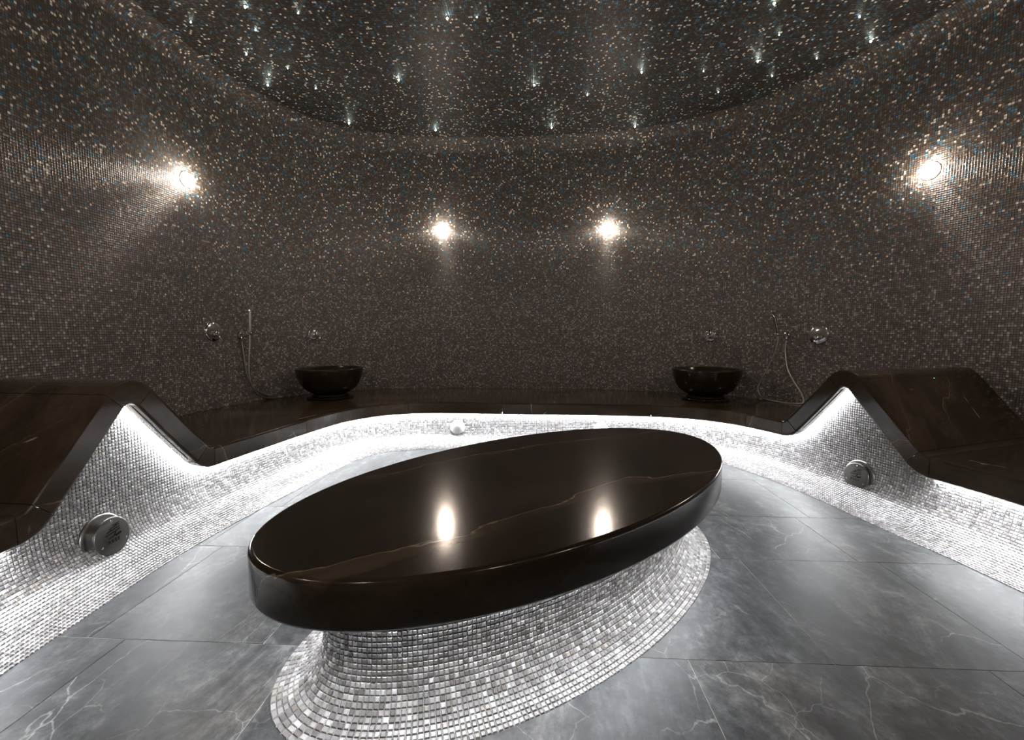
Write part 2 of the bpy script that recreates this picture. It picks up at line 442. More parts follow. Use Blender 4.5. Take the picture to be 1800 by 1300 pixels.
# ------------------------------------------------------------------ room shell
CEIL_Z = 3.26; COVE = 0.14
def shell_wall(name, t0, t1):
    n = max(8, int((t1 - t0) / 0.06))
    ts = np.linspace(t0, t1, n + 1)
    prof = [(0, 0.0, 0.0), (0, 0.6, 0.6), (0, 1.4, 1.4), (0, CEIL_Z - COVE, CEIL_Z - COVE)]
    for k in range(1, 9):
        a = math.pi / 2 * k / 8
        prof.append((COVE * (1 - math.cos(a)), CEIL_Z - COVE + COVE * math.sin(a), CEIL_Z - COVE + COVE * a))
    pw_ = wall_at(ts % WS[-1])
    e = 0.01
    tg = wall_at((ts + e) % WS[-1]) - wall_at((ts - e) % WS[-1]); tg /= np.linalg.norm(tg, axis=1)[:, None]
    inn = np.stack([tg[:, 1], -tg[:, 0]], -1)
    v, uv = [], []
    for i in range(n + 1):
        for o, z, a in prof:
            v.append((pw_[i, 0] + inn[i, 0] * o, pw_[i, 1] + inn[i, 1] * o, z)); uv.append((ts[i] / P, a / P))
    m = len(prof); f = []
    for i in range(n):
        for j in range(m - 1):
            f.append((i * m + j, i * m + j + 1, (i + 1) * m + j + 1, (i + 1) * m + j))
    me = mesh_of(name, v, f, M_WALL, True)
    ul = me.uv_layers.new(name='UVMap')
    idx = np.zeros(len(me.loops), int); me.loops.foreach_get('vertex_index', idx)
    ul.data.foreach_set('uv', np.array(uv)[idx].ravel())
    o = link(name, me); o['kind'] = 'structure'
    return o
tA, tB, tC, tD = wall_param((-2.62, 3.55)), wall_param((2.85, 3.7)), wall_param((3.05, 1.2)), wall_param((-2.35, .3)) + WS[-1]
shell_wall('wall_left', 0.0, tA); shell_wall('wall_back', tA, tB); shell_wall('wall_right', tB, tC); shell_wall('wall_front', tC, WS[-1])

rr = math.radians(-2.85)
U = np.array([math.cos(rr), math.sin(rr)]); V = np.array([-math.sin(rr), math.cos(rr)])
tg = np.roll(W, -1, 0) - np.roll(W, 1, 0); tg /= np.linalg.norm(tg, axis=1)[:, None]
cw = W + np.stack([tg[:, 1], -tg[:, 0]], -1) * (COVE - 0.001)
v = [(p[0], p[1], CEIL_Z) for p in cw] + [(0.28, 2.35, CEIL_Z)]
N = len(cw)
me = mesh_of('ceiling', v, [(i, N, (i + 1) % N) for i in range(N)], M_CEIL)
ul = me.uv_layers.new(name='UVMap')
idx = np.zeros(len(me.loops), int); me.loops.foreach_get('vertex_index', idx)
vv = np.array(v)[:, :2]
ul.data.foreach_set('uv', (np.stack([vv @ U, vv @ V], -1) / P + 2000)[idx].ravel())
ceiling = link('ceiling', me); ceiling['kind'] = 'structure'

# floor: grout bed and separate stone tiles
v = [(p[0], p[1], -0.0012) for p in W] + [(0.28, 2.35, -0.0012)]
floor = make('floor', v, [((i + 1) % N, N, i) for i in range(N)], M_FGROUT)
floor['kind'] = 'structure'
tile_mesh = {}
def floor_tile(u0, u1, v0, v1):
    g_ = 0.0009
    c = (U * (u0 + u1) / 2 + V * (v0 + v1) / 2)
    key = (round(u1 - u0, 3), round(v1 - v0, 3))
    if key not in tile_mesh:
        vb, fb = box(u1 - u0 - 2 * g_, v1 - v0 - 2 * g_, 0.012, (0, 0, -0.006), 0.0006)
        tile_mesh[key] = mesh_of('tile', vb, fb, M_FLOOR)
    o = link('tile', tile_mesh[key], floor)
    o.location = (c[0], c[1], random.uniform(0, 0.0005)); o.rotation_euler = (0, 0, rr)
# row borders measured across the floor (v) and joints along each row (u)
vT1, vT2, vT3 = 1.345, 1.998, 2.49
rows = [(vT1 - 1.304, vT1 - .652, [-2.93, -2.30, -1.66, -1.02, -.38, .27, .91, 1.55, 2.19, 2.83]), (vT1 - .652, vT1, [-2.68, -2.04, -1.405, -.77, -.135, .505, 1.43, 2.06, 2.70]),
        (vT1, vT2, [-2.80, -2.17, -1.54, -.915, -.29, .335, .968, 1.594, 2.22, 2.85, 3.48]), (vT2, vT3, [-2.9, -2.27, -1.64, -1.01, -.38, .25, .88, 1.51, 2.14, 2.77, 3.4]),
        (vT3, vT3 + .65, [-2.8, -2.17, -1.54, -.915, -.29, .335, .968, 1.594, 2.22, 2.85]), (vT3 + .65, vT3 + 1.3, [-2.4, -1.77, -1.14, -.51, .12, .75, 1.38, 2.01, 2.64]),
        (vT3 + 1.3, vT3 + 1.9, [-2.4, -1.77, -1.14, -.51, .12, .75, 1.38, 2.01])]
for v0, v1, us in rows:
    for a, b2 in zip(us[:-1], us[1:]):
        c = U * (a + b2) / 2 + V * (v0 + v1) / 2
        if (Fr[np.argmin(np.linalg.norm(Fr - c, axis=1))] - c) @ _n[np.argmin(np.linalg.norm(Fr - c, axis=1))] > 0.45: continue
        floor_tile(a, b2, v0, v1)

# ------------------------------------------------------------------ ribbon profile (s, z): seat, backrest crest, bench
TH = 0.11; ZB = 0.41
def fillet(pts):
    """pts: (s, z, r). returns polyline with normals and index marks of arc ends"""
    out, marks = [], []
    for i, (s, z, r) in enumerate(pts):
        p = np.array([s, z])
        if r == 0:
            q = np.array(pts[1][:2]) if i == 0 else np.array(pts[i - 1][:2])
            d = (q - p) if i == 0 else (p - q)
            d = d / np.linalg.norm(d); out.append((p, np.array([-d[1], d[0]]))); continue
        a = np.array(pts[i - 1][:2]) - p; b2 = np.array(pts[i + 1][:2]) - p
        a /= np.linalg.norm(a); b2 /= np.linalg.norm(b2)
        half = math.acos(max(-1, min(1, a @ b2))) / 2
        L = r / math.tan(half)
        bis = (a + b2) / np.linalg.norm(a + b2)
        c = p + bis * r / math.sin(half)
        p0 = p + a * L; p1 = p + b2 * L
        a0 = math.atan2(*(p0 - c)[::-1]); a1 = math.atan2(*(p1 - c)[::-1])
        da = (a1 - a0 + math.pi) % (2 * math.pi) - math.pi
        marks.append(len(out))
        for k in range(11):
            an = a0 + da * k / 10
            e = np.array([math.cos(an), math.sin(an)])
            nn = e if bis[1] < 0 else -e
            out.append((c + r * e, nn))
        marks.append(len(out) - 1)
    return out, marks
prof_pts = [(0.02, ZB, 0), (s_left(1.508), ZB, .07), (s_left(1.970), .923, .155), (s_left(2.402), ZB, .05),
            (s_right(3.156), ZB, .05), (s_right(2.744), .893, .154), (s_right(2.24), ZB, .07), (FL - .02, ZB, 0)]
poly, marks = fillet(prof_pts)
PS = np.array([p for p, n in poly]); PN = np.array([n for p, n in poly])
# arc-length param along the polyline
PL = np.concatenate([[0], np.cumsum(np.linalg.norm(np.diff(PS, axis=0), axis=1))])
def prof(l):
    p = np.stack([np.interp(l, PL, PS[:, 0]), np.interp(l, PL, PS[:, 1])], -1)
    n = np.stack([np.interp(l, PL, PN[:, 0]), np.interp(l, PL, PN[:, 1])], -1)
    return p, n / np.linalg.norm(n, axis=-1, keepdims=True)
under = PS - PN * TH
def z_under(s):
    return np.interp(s, under[:, 0], under[:, 1])

SECTION = [(None, 0.0), (.30, 0.0), (.014, 0.0), (.006, .0015), (.0015, .006), (0, .014), (0, TH - .012), (.002, TH - .004), (.007, TH), (.05, TH), (.30, TH), (None, TH)]
def stone(l0, l1, parent, name='slab', n=None):
    gap = 0.0012
    l0 += gap; l1 -= gap
    ls = [l0] + [x for x in PL if l0 + .004 < x < l1 - .004] + [l1]
    full = []
    for a, b2 in zip(ls[:-1], ls[1:]):
        k = max(1, int((b2 - a) / 0.05)); full += list(np.linspace(a, b2, k, endpoint=False))
    full.append(ls[-1])
    v = []
    for l in full:
        p, nn = prof(l)
        for o, dn in SECTION:
            q = p - nn * dn
            fp = front_at(q[0]); bp = back_at(q[0])
            if o is None: xy = bp + (bp - fp) / np.linalg.norm(bp - fp) * 0.0
            else: xy = fp + (bp - fp) / np.linalg.norm(bp - fp) * o
            v.append((xy[0], xy[1], q[1]))
    m = len(SECTION); f = []
    for i in range(len(full) - 1):
        for j in range(m):
            f.append((i * m + j, (i + 1) * m + j, (i + 1) * m + (j + 1) % m, i * m + (j + 1) % m))
    f.append(tuple(range(m))); f.append(tuple(range((len(full) - 1) * m, len(full) * m))[::-1])
    return make(name, v, f, M_BROWN if parent.get('category') == 'bench' else M_BROWN_LOUNGER, parent)

# skirt cross-section: (offset towards the room, height)
SK = np.array([(.170, .0), (.125, .006), (.075, .020), (.022, .045), (-.045, .080), (-.078, .125), (-.096, .18), (-.104, .25), (-.105, .34), (-.105, 1.0)])
SKc = catmull(SK, 6)
SKL = np.concatenate([[0], np.cumsum(np.linalg.norm(np.diff(SKc, axis=0), axis=1))])
def sk_at(a):
    o = np.interp(a, SKL, SKc[:, 0]); z = np.interp(a, SKL, SKc[:, 1])
    do = np.interp(a + .004, SKL, SKc[:, 0]) - np.interp(a - .004, SKL, SKc[:, 0]); dz = np.interp(a + .004, SKL, SKc[:, 1]) - np.interp(a - .004, SKL, SKc[:, 1])
    L = np.hypot(do, dz)
    return o, z, dz / L, -do / L      # surface normal components: into room, up

def tiles_mesh(corn, nor, tones, name, h=0.0032, inset=0.0023, joint=0.0008):
    """corn: (N,4,3) cell corners, nor: (N,3)"""
    N_ = len(corn)
    c = corn.mean(1, keepdims=True)
    d = corn - c; L = np.linalg.norm(d, axis=2, keepdims=True)
    b0 = c + d * (1 - joint * 1.414 / L)
    t0 = c + d * (1 - (joint + inset) * 1.414 / L) + nor[:, None, :] * h
    b0 = b0 + nor[:, None, :] * 0.0002
    vs = np.concatenate([b0, t0], 1).reshape(-1, 3)
    base = (np.arange(N_) * 8)[:, None]
    q = np.array([[4, 5, 6, 7], [0, 1, 5, 4], [1, 2, 6, 5], [2, 3, 7, 6], [3, 0, 4, 7]])
    fs = (base[:, :, None] + q[None]).reshape(-1, 4)
    me = bpy.data.meshes.new(name)
    me.vertices.add(len(vs)); me.vertices.foreach_set('co', vs.ravel())
    me.loops.add(fs.size); me.loops.foreach_set('vertex_index', fs.ravel())
    me.polygons.add(len(fs)); me.polygons.foreach_set('loop_start', np.arange(0, fs.size, 4)); me.polygons.foreach_set('loop_total', np.full(len(fs), 4))
    me.polygons.foreach_set('use_smooth', [False] * len(fs))
    me.update(calc_edges=True); me.validate()
    at = me.attributes.new('tone', 'FLOAT', 'FACE'); at.data.foreach_set('value', np.repeat(tones, 5).astype(np.float32))
    me.materials.append(M_TILE)
    return me

def skirt(s0, s1, parent):
    cols = np.arange(round(s0 / P), round(s1 / P) + 1) * P
    rows_ = np.arange(0, 1.25, P)
    o, z, nr, nu = sk_at(rows_)
    fp = front_at(cols); nn = nrm_at(cols)
    G3 = np.zeros((len(cols), len(rows_), 3))
    G3[:, :, 0] = fp[:, None, 0] + nn[:, None, 0] * o[None]; G3[:, :, 1] = fp[:, None, 1] + nn[:, None, 1] * o[None]; G3[:, :, 2] = z[None] + 0.0005
    zu = z_under(cols)
    lim = np.minimum(zu[:-1], zu[1:])
    corn = np.stack([G3[:-1, :-1], G3[1:, :-1], G3[1:, 1:], G3[:-1, 1:]], 2)
    keep = corn[:, :, :, 2].max(2) < (lim[:, None] - 0.001)
    nc = (nn[:-1] + nn[1:]) / 2; nc /= np.linalg.norm(nc, axis=1)[:, None]
    om, zm, nrm_, num_ = sk_at((rows_[:-1] + rows_[1:]) / 2)
    nor = np.zeros(corn.shape[:2] + (3,))
    nor[:, :, 0] = nc[:, None, 0] * nrm_; nor[:, :, 1] = nc[:, None, 1] * nrm_; nor[:, :, 2] = num_[None]
    C = corn[keep][:, ::-1]; Nn = nor[keep]
    fn = np.cross(C[:, 1] - C[:, 0], C[:, 2] - C[:, 0]); flip = (fn * Nn).sum(1) < 0
    C[flip] = C[flip][:, ::-1]
    C = C + rng.normal(0, .00015, C.shape)
    to = rng.beta(2.4, 2.4, len(C))
    o_ = link('mosaic_tiles', tiles_mesh(C, Nn, to, 'mosaic_tiles'), parent); o_['kind'] = 'stuff'
    # grout bed: follows the underside exactly
    v, f = [], []
    cs = cols
    nr_ = 40
    for i, s in enumerate(cs):
        top = float(z_under(s)) + 0.01
        amax = float(np.interp(top, SKc[:, 1], SKL))
        for k in range(nr_):
            a = amax * k / (nr_ - 1)
            oo, zz, _, _ = sk_at(np.array([a]))
            v.append((fp[i, 0] + nn[i, 0] * oo[0], fp[i, 1] + nn[i, 1] * oo[0], zz[0]))
    for i in range(len(cs) - 1):
        for k in range(nr_ - 1):
            f.append((i * nr_ + k, i * nr_ + k + 1, (i + 1) * nr_ + k + 1, (i + 1) * nr_ + k))
    make('grout_bed', v, f, M_GROUT, parent, True)

def strip_under(l0, l1, o_mid, width, dn, thick, parent, m, name, step=.05):
    ls = [x for x in PL if l0 < x < l1]
    ls = [l0] + ls + [l1]; full = []
    for a, b2 in zip(ls[:-1], ls[1:]):
        k = max(1, int((b2 - a) / step)); full += list(np.linspace(a, b2, k, endpoint=False))
    full.append(l1)
    v, f = [], []
    for l in full:
        p, nn = prof(l)
        for o, d in ((o_mid - width / 2, dn), (o_mid + width / 2, dn), (o_mid + width / 2, dn + thick), (o_mid - width / 2, dn + thick)):
            q = p - nn * (TH + d)
            fp = front_at(q[0]); n2 = nrm_at(q[0])
            xy = fp + n2 * o
            v.append((xy[0], xy[1], q[1]))
    for i in range(len(full) - 1):
        for j in range(4):
            f.append((i * 4 + j, i * 4 + (j + 1) % 4, (i + 1) * 4 + (j + 1) % 4, (i + 1) * 4 + j))
    f.append((0, 3, 2, 1)); k = (len(full) - 1) * 4; f.append((k, k + 1, k + 2, k + 3))
    return make(name, v, f, m, parent)

lm = [PL[i] for i in marks]       # arc ends: corner, crest, corner | corner, crest, corner
sm_ = [PS[i][0] for i in marks]
lounger_l = thing('stone_lounger', 'brown stone lounger above the steam outlet that stands proud of the mosaic', 'lounger', (-2.1, 1.6, 0))
bench = thing('curved_bench', 'long curved dark brown stone bench around the back wall carrying two stone basins', 'bench', (0.2, 4.6, 0))
lounger_r = thing('stone_lounger', 'brown stone lounger with pale gold veins on its edge and a tiny green light', 'lounger', (2.6, 2.3, 0))
def cuts(a, b2, parent, name='slab'): stone(a, b2, parent, name)
for t in (lounger_l, bench, lounger_r): t.location = (0, 0, 0)
cuts(0.0, lm[0], lounger_l, 'seat_slab'); cuts(lm[0], lm[1], lounger_l, 'corner_slab'); cuts(lm[1], lm[2], lounger_l, 'backrest_slab')
cuts(lm[2], lm[3], lounger_l, 'crest_slab'); cuts(lm[3], lm[4], lounger_l, 'back_slab'); cuts(lm[4], lm[5], lounger_l, 'corner_slab')
def l_of_s(s): return float(np.interp(s, PS[:, 0], PL))
bj = [lm[5]] + [l_of_s(s_near(p)) for p in ((-1.552, 3.22), (-.98, 4.04), (-.1, 4.03), (1.27, 3.9), (1.9, 3.46))] + [lm[6]]
for a, b2 in zip(bj[:-1], bj[1:]): cuts(a, b2, bench, 'bench_slab')
cuts(lm[6], lm[7], lounger_r, 'corner_slab'); cuts(lm[7], lm[8], lounger_r, 'back_slab'); cuts(lm[8], lm[9], lounger_r, 'crest_slab')
cuts(lm[9], lm[10], lounger_r, 'backrest_slab'); cuts(lm[10], lm[11], lounger_r, 'corner_slab'); cuts(lm[11], PL[-1], lounger_r, 'seat_slab')
for t, a, b2 in ((lounger_l, 0.03, sm_[5]), (bench, sm_[5], sm_[6]), (lounger_r, sm_[6], FL - .03)):
    skirt(a, b2, t)
for t, a, b2 in ((lounger_l, 0.02, lm[5]), (bench, lm[5], lm[6]), (lounger_r, lm[6], PL[-1] - .02)):
    strip_under(a, b2, -.092, .011, .001, .001, t, M_LED, 'led_strip')
    strip_under(a, b2, -.0785, .002, .0, .0050, t, M_OPAL, 'led_shield')  # added lip that blocks the strip's light from the middle of the floor
strip_under(lm[3] + .005, lm[4] - .03, -.034, .004, -.001, .0016, lounger_l, M_BLACK, 'groove')
strip_under(lm[7] + .03, lm[8] - .005, -.034, .004, -.001, .0016, lounger_r, M_BLACK, 'groove')
v, f = lathe([(.0035, 0), (.0035, .0015), (.002, .003)], 12)
o = make('indicator_light', v, f, M_GREEN, lounger_r)
p = prof(lm[9] + .02)[0]; q = front_at(p[0]) * .42 + back_at(p[0]) * .58; o.location = (q[0], q[1], p[1] - .001)

# ------------------------------------------------------------------ central table
TC = np.array([.146, 1.79]); TA = math.radians(41)
tu = np.array([math.cos(TA), math.sin(TA)]); tv = np.array([-math.sin(TA), math.cos(TA)])
table = thing('belly_stone', 'large oval dark brown stone table on a flared pale mosaic foot', 'table', (0, 0, 0))
def ell(o, z, n, A=1.095, B=.563):
    t = np.linspace(0, 2 * math.pi, n, endpoint=False)
    e = np.stack([A * np.cos(t), B * np.sin(t)], -1)
    nn = np.stack([np.cos(t) / A, np.sin(t) / B], -1); nn /= np.linalg.norm(nn, axis=1)[:, None]
    e = e + nn * o
    return np.stack([TC[0] + e[:, 0] * tu[0] + e[:, 1] * tv[0], TC[1] + e[:, 0] * tu[1] + e[:, 1] * tv[1], np.full(n, z)], -1)
nT = 160
ZT, ZTb = .48, .35
rings = [(-.24, ZTb), (-.012, ZTb), (-.004, ZTb + .003), (0, ZTb + .012)]
for k in range(0, 7):
    a = math.pi / 2 * k / 6
    rings.append((-.014 * (1 - math.cos(a)), ZT - .014 + .014 * math.sin(a)))
v = np.concatenate([ell(o, z, nT) for o, z in rings] + [np.array([[TC[0], TC[1], ZT]])])
f = []
for i in range(len(rings) - 1):
    for k in range(nT): f.append((i * nT + k, i * nT + (k + 1) % nT, (i + 1) * nT + (k + 1) % nT, (i + 1) * nT + k))
i = len(rings) - 1
f.append(tuple(i * nT + k for k in range(nT)))
f.append(tuple(range(nT))[::-1])
v = v[:-1]
me = mesh_of('table_top', v, f, M_BROWN_TABLE, True)
me.polygons[len(f) - 2].use_smooth = False; me.polygons[len(f) - 1].use_smooth = False
link('table_top', me, table)
# flared foot
TK = catmull([(0, .0), (-.045, .008), (-.088, .028), (-.120, .062), (-.139, .105), (-.147, .155), (-.150, .22), (-.150, .352)], 6)
TKL = np.concatenate([[0], np.cumsum(np.linalg.norm(np.diff(TK, axis=0), axis=1))])
nC = 300
rows_ = np.arange(0, TKL[-1], P)
grid = np.stack([ell(np.interp(a, TKL, TK[:, 0]), np.interp(a, TKL, TK[:, 1]) + .0005, 2400, 1.06, .53) for a in rows_], 1)
mid_ring = grid[:, len(rows_) // 2]
arc = np.concatenate([[0], np.cumsum(np.linalg.norm(np.roll(mid_ring, -1, 0) - mid_ring, axis=1))])
pick = np.interp(np.linspace(0, arc[-1], nC, endpoint=False), arc, np.arange(2401)).round().astype(int) % 2400
G3 = grid[pick]
corn = np.stack([G3[:, :-1], np.roll(G3, -1, 0)[:, :-1], np.roll(G3, -1, 0)[:, 1:], G3[:, 1:]], 2).reshape(-1, 4, 3)
nor = np.cross(corn[:, 1] - corn[:, 0], corn[:, 3] - corn[:, 0]); nor /= np.linalg.norm(nor, axis=1)[:, None]
cen = corn.mean(1)
outw = cen[:, :2] - TC
sgn = np.sign(nor[:, 2] + (nor[:, :2] * outw).sum(1)); nor *= sgn[:, None]
if sgn.mean() < 0: corn = corn[:, ::-1]
corn = corn + rng.normal(0, .0002, corn.shape)
tone = rng.beta(1.9, 1.9, len(corn))
cpos = np.array([0, 0, 1.05]); dv = cpos - cen; dist = np.linalg.norm(dv, axis=1)
score = np.clip((nor * dv).sum(1) / dist, 0, 1) / dist ** 2
fwd = np.array([0, math.cos(.0816), -math.sin(.0816)]); upv = np.array([0, math.sin(.0816), math.cos(.0816)])
zc = (-dv) @ fwd; yy = 650 - 758 * ((-dv) @ upv) / zc
xx = 900 + 758 * (-dv)[:, 0] / zc
score[(yy > 1296) | (xx < 0)] = 0
order = np.argsort(-score); single = np.zeros(len(corn), bool); single[order[:300]] = True
# distinct tones share one mesh each
def unit_tile(t):
    a = .5 - .05; b2 = .5 - .20
    v = [(-a, -a, .0), (a, -a, 0), (a, a, 0), (-a, a, 0), (-b2, -b2, 1), (b2, -b2, 1), (b2, b2, 1), (-b2, b2, 1)]
    f = [(4, 5, 6, 7), (0, 1, 5, 4), (1, 2, 6, 5), (2, 3, 7, 6), (3, 0, 4, 7)]
    me = mesh_of('tile', v, f, M_TILE)
    at = me.attributes.new('tone', 'FLOAT', 'FACE'); at.data.foreach_set('value', np.full(5, t, np.float32))
    return me
units = [unit_tile((k + .5) / 24) for k in range(24)]
for i in np.where(single)[0]:
    c = corn[i]; X = ((c[1] - c[0]) + (c[2] - c[3])) / 2; Y = ((c[3] - c[0]) + (c[2] - c[1])) / 2
    Zn = np.cross(X, Y); Zn /= np.linalg.norm(Zn)
    o = bpy.data.objects.new('tile', units[min(23, int(tone[i] * 24))]); COL.objects.link(o); o.parent = table
    m4 = Matrix.Identity(4)
    for r_ in range(3):
        m4[r_][0] = X[r_]; m4[r_][1] = Y[r_]; m4[r_][2] = Zn[r_] * .0032; m4[r_][3] = cen[i][r_] + Zn[r_] * .0002
    o.matrix_basis = m4
o = link('mosaic_tiles', tiles_mesh(corn[~single], nor[~single], tone[~single], 'mosaic_tiles'), table); o['kind'] = 'stuff'
rg = [(np.interp(a, TKL, TK[:, 0]), np.interp(a, TKL, TK[:, 1])) for a in np.linspace(0, TKL[-1], 30)]
v = np.concatenate([ell(o_, z, 200, 1.06, .53) for o_, z in rg])
f = [(i * 200 + k, i * 200 + (k + 1) % 200, (i + 1) * 200 + (k + 1) % 200, (i + 1) * 200 + k) for i in range(29) for k in range(200)]
make('grout_bed', v, f, M_GROUT, table, True)
v = np.concatenate([ell(o_, z, 120, 1.06, .53) for o_, z in ((-.141, ZTb - .001), (-.130, ZTb - .001), (-.130, ZTb - .002), (-.141, ZTb - .002))])
f = [(i * 120 + k, i * 120 + (k + 1) % 120, ((i + 1) % 4) * 120 + (k + 1) % 120, ((i + 1) % 4) * 120 + k) for i in range(4) for k in range(120)]
make('led_strip', v, f, M_TLED, table)
v = np.concatenate([ell(o_, z, 120, 1.06, .53) for o_, z in ((-.120, ZTb), (-.118, ZTb), (-.118, ZTb - .007), (-.120, ZTb - .007))])
make('led_shield', v, f, M_OPAL, table)  # lip added to limit how far the table strip's light spreads

# ------------------------------------------------------------------ wall lights
def placed(name, label, cat, p, n, group=None, upv=(0, 0, 1)):
    o = thing(name, label, cat, (0, 0, 0), group)
    o.matrix_world = Matrix.Translation(Vector(p)) @ frame_on(n, upv).to_4x4()
    return o
def near_on(x, y):
    t = WS[np.argmin(np.linalg.norm(Wc - np.array([x, y]), axis=1))]
    ta = wall_at((t + .02) % WS[-1]) - wall_at((t - .02) % WS[-1]); ta /= np.linalg.norm(ta)
    return wall_at(t), np.array([ta[1], -ta[0], 0])
def wall_light(label, x, y, z):
    p, n = near_on(x, y)
    t = placed('wall_light', label, 'light', (p[0], p[1], z), n, 'round wall lights above the bench')
    v, f = lathe([(.060, -.002), (.062, .004), (.059, .006), (.054, .006)], 40)
    make('rim', v, f, M_OPAL, t, True)
    v, f = lathe([(.055, .0), (.055, .006)] + [(.055 * math.cos(a), .006 + .036 * math.sin(a)) for a in np.linspace(.15, 1.45, 8)], 40)
    make('lens', v, f, M_SPOT, t, True)
    for sx in (-.032, .032):
        v, f = lathe([(.004, .03), (.004, .0425), (.001, .0440)], 10)
        s_ = make('screw', v, f, M_STEEL, t); s_.location = (sx, -.012, 0)
wall_light('round glowing wall light above the mixer plate left of the hose wand', -2.616, 3.58, 2.29)
wall_light('round glowing wall light on the back wall, nearer the upright hand shower', -.821, 5.173, 2.27)
wall_light('round glowing wall light on the back wall, nearer the tilted hand shower', 1.105, 5.041, 2.25)
wall_light('round glowing wall light high above the lounger with gold veins', 3.053, 3.26, 2.24)

wall_light('added round fill light in the corner behind the camera, left side', -2.1, .02, 2.27)  # these four lamps are added out of view to brighten the walls
wall_light('added round fill light in the corner behind the camera, right side', 2.45, .15, 2.27)
wall_light('added round fill light behind the camera, left one', -.95, -.52, 2.27)
wall_light('added round fill light behind the camera, right one', 1.35, -.5, 2.27)

# ------------------------------------------------------------------ ceiling stars
def star(name, label, x, y, r, m, group):
    t = thing(name, label, 'light', (x, y, CEIL_Z), group)
    if r > .004:
        v, f = lathe([(r * 1.15, .001), (r * 1.15, -.003), (r * .7, -.006)], 10)
        make('collar', v, f, M_CHROME, t)
        v, f = lathe([(r * .72, -.003), (r * .78, -.010), (r * .5, -.016), (r * .12, -.020)], 8)
        make('crystal', v, f, m, t)
    else:
        v, f = lathe([(r, .001), (r, -.003), (r * .3, -.006)], 8)
        make('fibre_tip', v, f, m, t)
k_ = (CEIL_Z - 1.05) / (3.3 - 1.05)
BIG = [((-1.83, 3.15), 'large ceiling star nearest the left-hand corner of the dome'), ((-.46, 3.26), 'large ceiling star alone near the top, left of centre'),
       ((-2.2, 4.08), 'large ceiling star nearest the left wall curve, beside a cluster of pinpricks'), ((-1.0, 4.0), 'large ceiling star in the middle row above the basin with the loop hose'),
       ((.2, 4.08), 'large ceiling star at the middle of the middle row'), ((1.11, 3.89), 'large ceiling star in the middle row above the lit spot nearer the tilted shower'),
       ((2.02, 3.74), 'large ceiling star in the middle row, second from the right wall curve'), ((2.75, 3.5), 'large ceiling star closest to the right wall curve'),
       ((1.78, 3.12), 'large ceiling star cut by the top of the picture'), ((-1.73, 4.78), 'large ceiling star at the far edge, first from the left of that row'),
       ((-.84, 4.94), 'large ceiling star at the far edge, second from the left of that row'), ((.43, 4.88), 'large ceiling star at the far edge, third from the left of that row'),
       ((1.33, 4.86), 'large ceiling star at the far edge, last on the right of that row')]
for (x, y), lb in BIG: star('ceiling_star', lb, x * k_, y * k_, .0085, M_STAR, 'large crystal stars in the ceiling')
SMALL = [((-1.8, 4.15), 'pinprick star midway between the first two large stars of the middle row'), ((-1.5, 3.22), 'pinprick star near the picture top, between the first two large stars there'),
         ((-1.9, 3.39), 'pinprick star just below the large star nearest the upper left corner'), ((-2.14, 3.67), 'pinprick star between the upper left large star and the middle row'),
         ((-1.9, 3.85), 'pinprick star to the upper right of the middle row first large star'), ((-2.11, 3.94), 'pinprick star almost touching the first large star of the middle row'),
         ((2.49, 3.72), 'pinprick star between the last two large stars on the right'), ((2.47, 3.26), 'pinprick star just above the large star closest to the right wall'),
         ((2.27, 3.96), 'pinprick star just below the second large star from the right'), ((2.6, 4.1), 'lone pinprick star low on the right near the wall curve'),
         ((1.64, 3.89), 'pinprick star between the fourth and fifth large stars of the middle row'), ((1.92, 4.21), 'pinprick star low between the middle row and the far edge, right side'),
         ((2.01, 3.44), 'pinprick star above the second large star from the right'), ((.71, 4.26), 'pinprick star below the gap between the third and fourth middle row stars'),
         ((-.25, 3.26), 'pinprick star right beside the lone large star at the picture top'), ((-2.32, 3.31), 'leftmost pinprick star of the whole ceiling')]
for (x, y), lb in SMALL: star('star_pinprick', lb, x * k_, y * k_, .0035, M_STAR, 'tiny pinprick stars in the ceiling')

# ------------------------------------------------------------------ stone basins
def basin(label, x, y, veinrot):
    t = thing('stone_basin', label, 'basin', (x, y, ZB), 'stone basins on the bench', (0, 0, veinrot))
    v, f = lathe([(.215, 0), (.225, .006), (.225, .014), (.212, .022), (.15, .026)], 56)
    make('plinth', v, f, M_BROWN_BASIN, t, True)
    v, f = lathe([(.17, .022), (.180, .030), (.17, .040), (.155, .046), (.12, .05)], 48)
    make('foot', v, f, M_BROWN_BASIN, t, True)
    out = [(.155, .046), (.20, .066), (.25, .105), (.285, .155), (.308, .215), (.322, .285), (.324, .30), (.318, .304), (.300, .304), (.294, .298)]
    inn = [(.282, .24), (.255, .17), (.20, .11), (.12, .075), (.03, .068)]
    v, f = lathe(out + inn, 64)
    make('bowl', v, f, M_BROWN_BASIN, t, True)
basin('round dark stone basin beside the wand whose hose trails onto the bench', -1.86, 4.39, .3)
basin('round dark stone basin beside the tilted hand shower', 1.93, 4.27, 1.9)

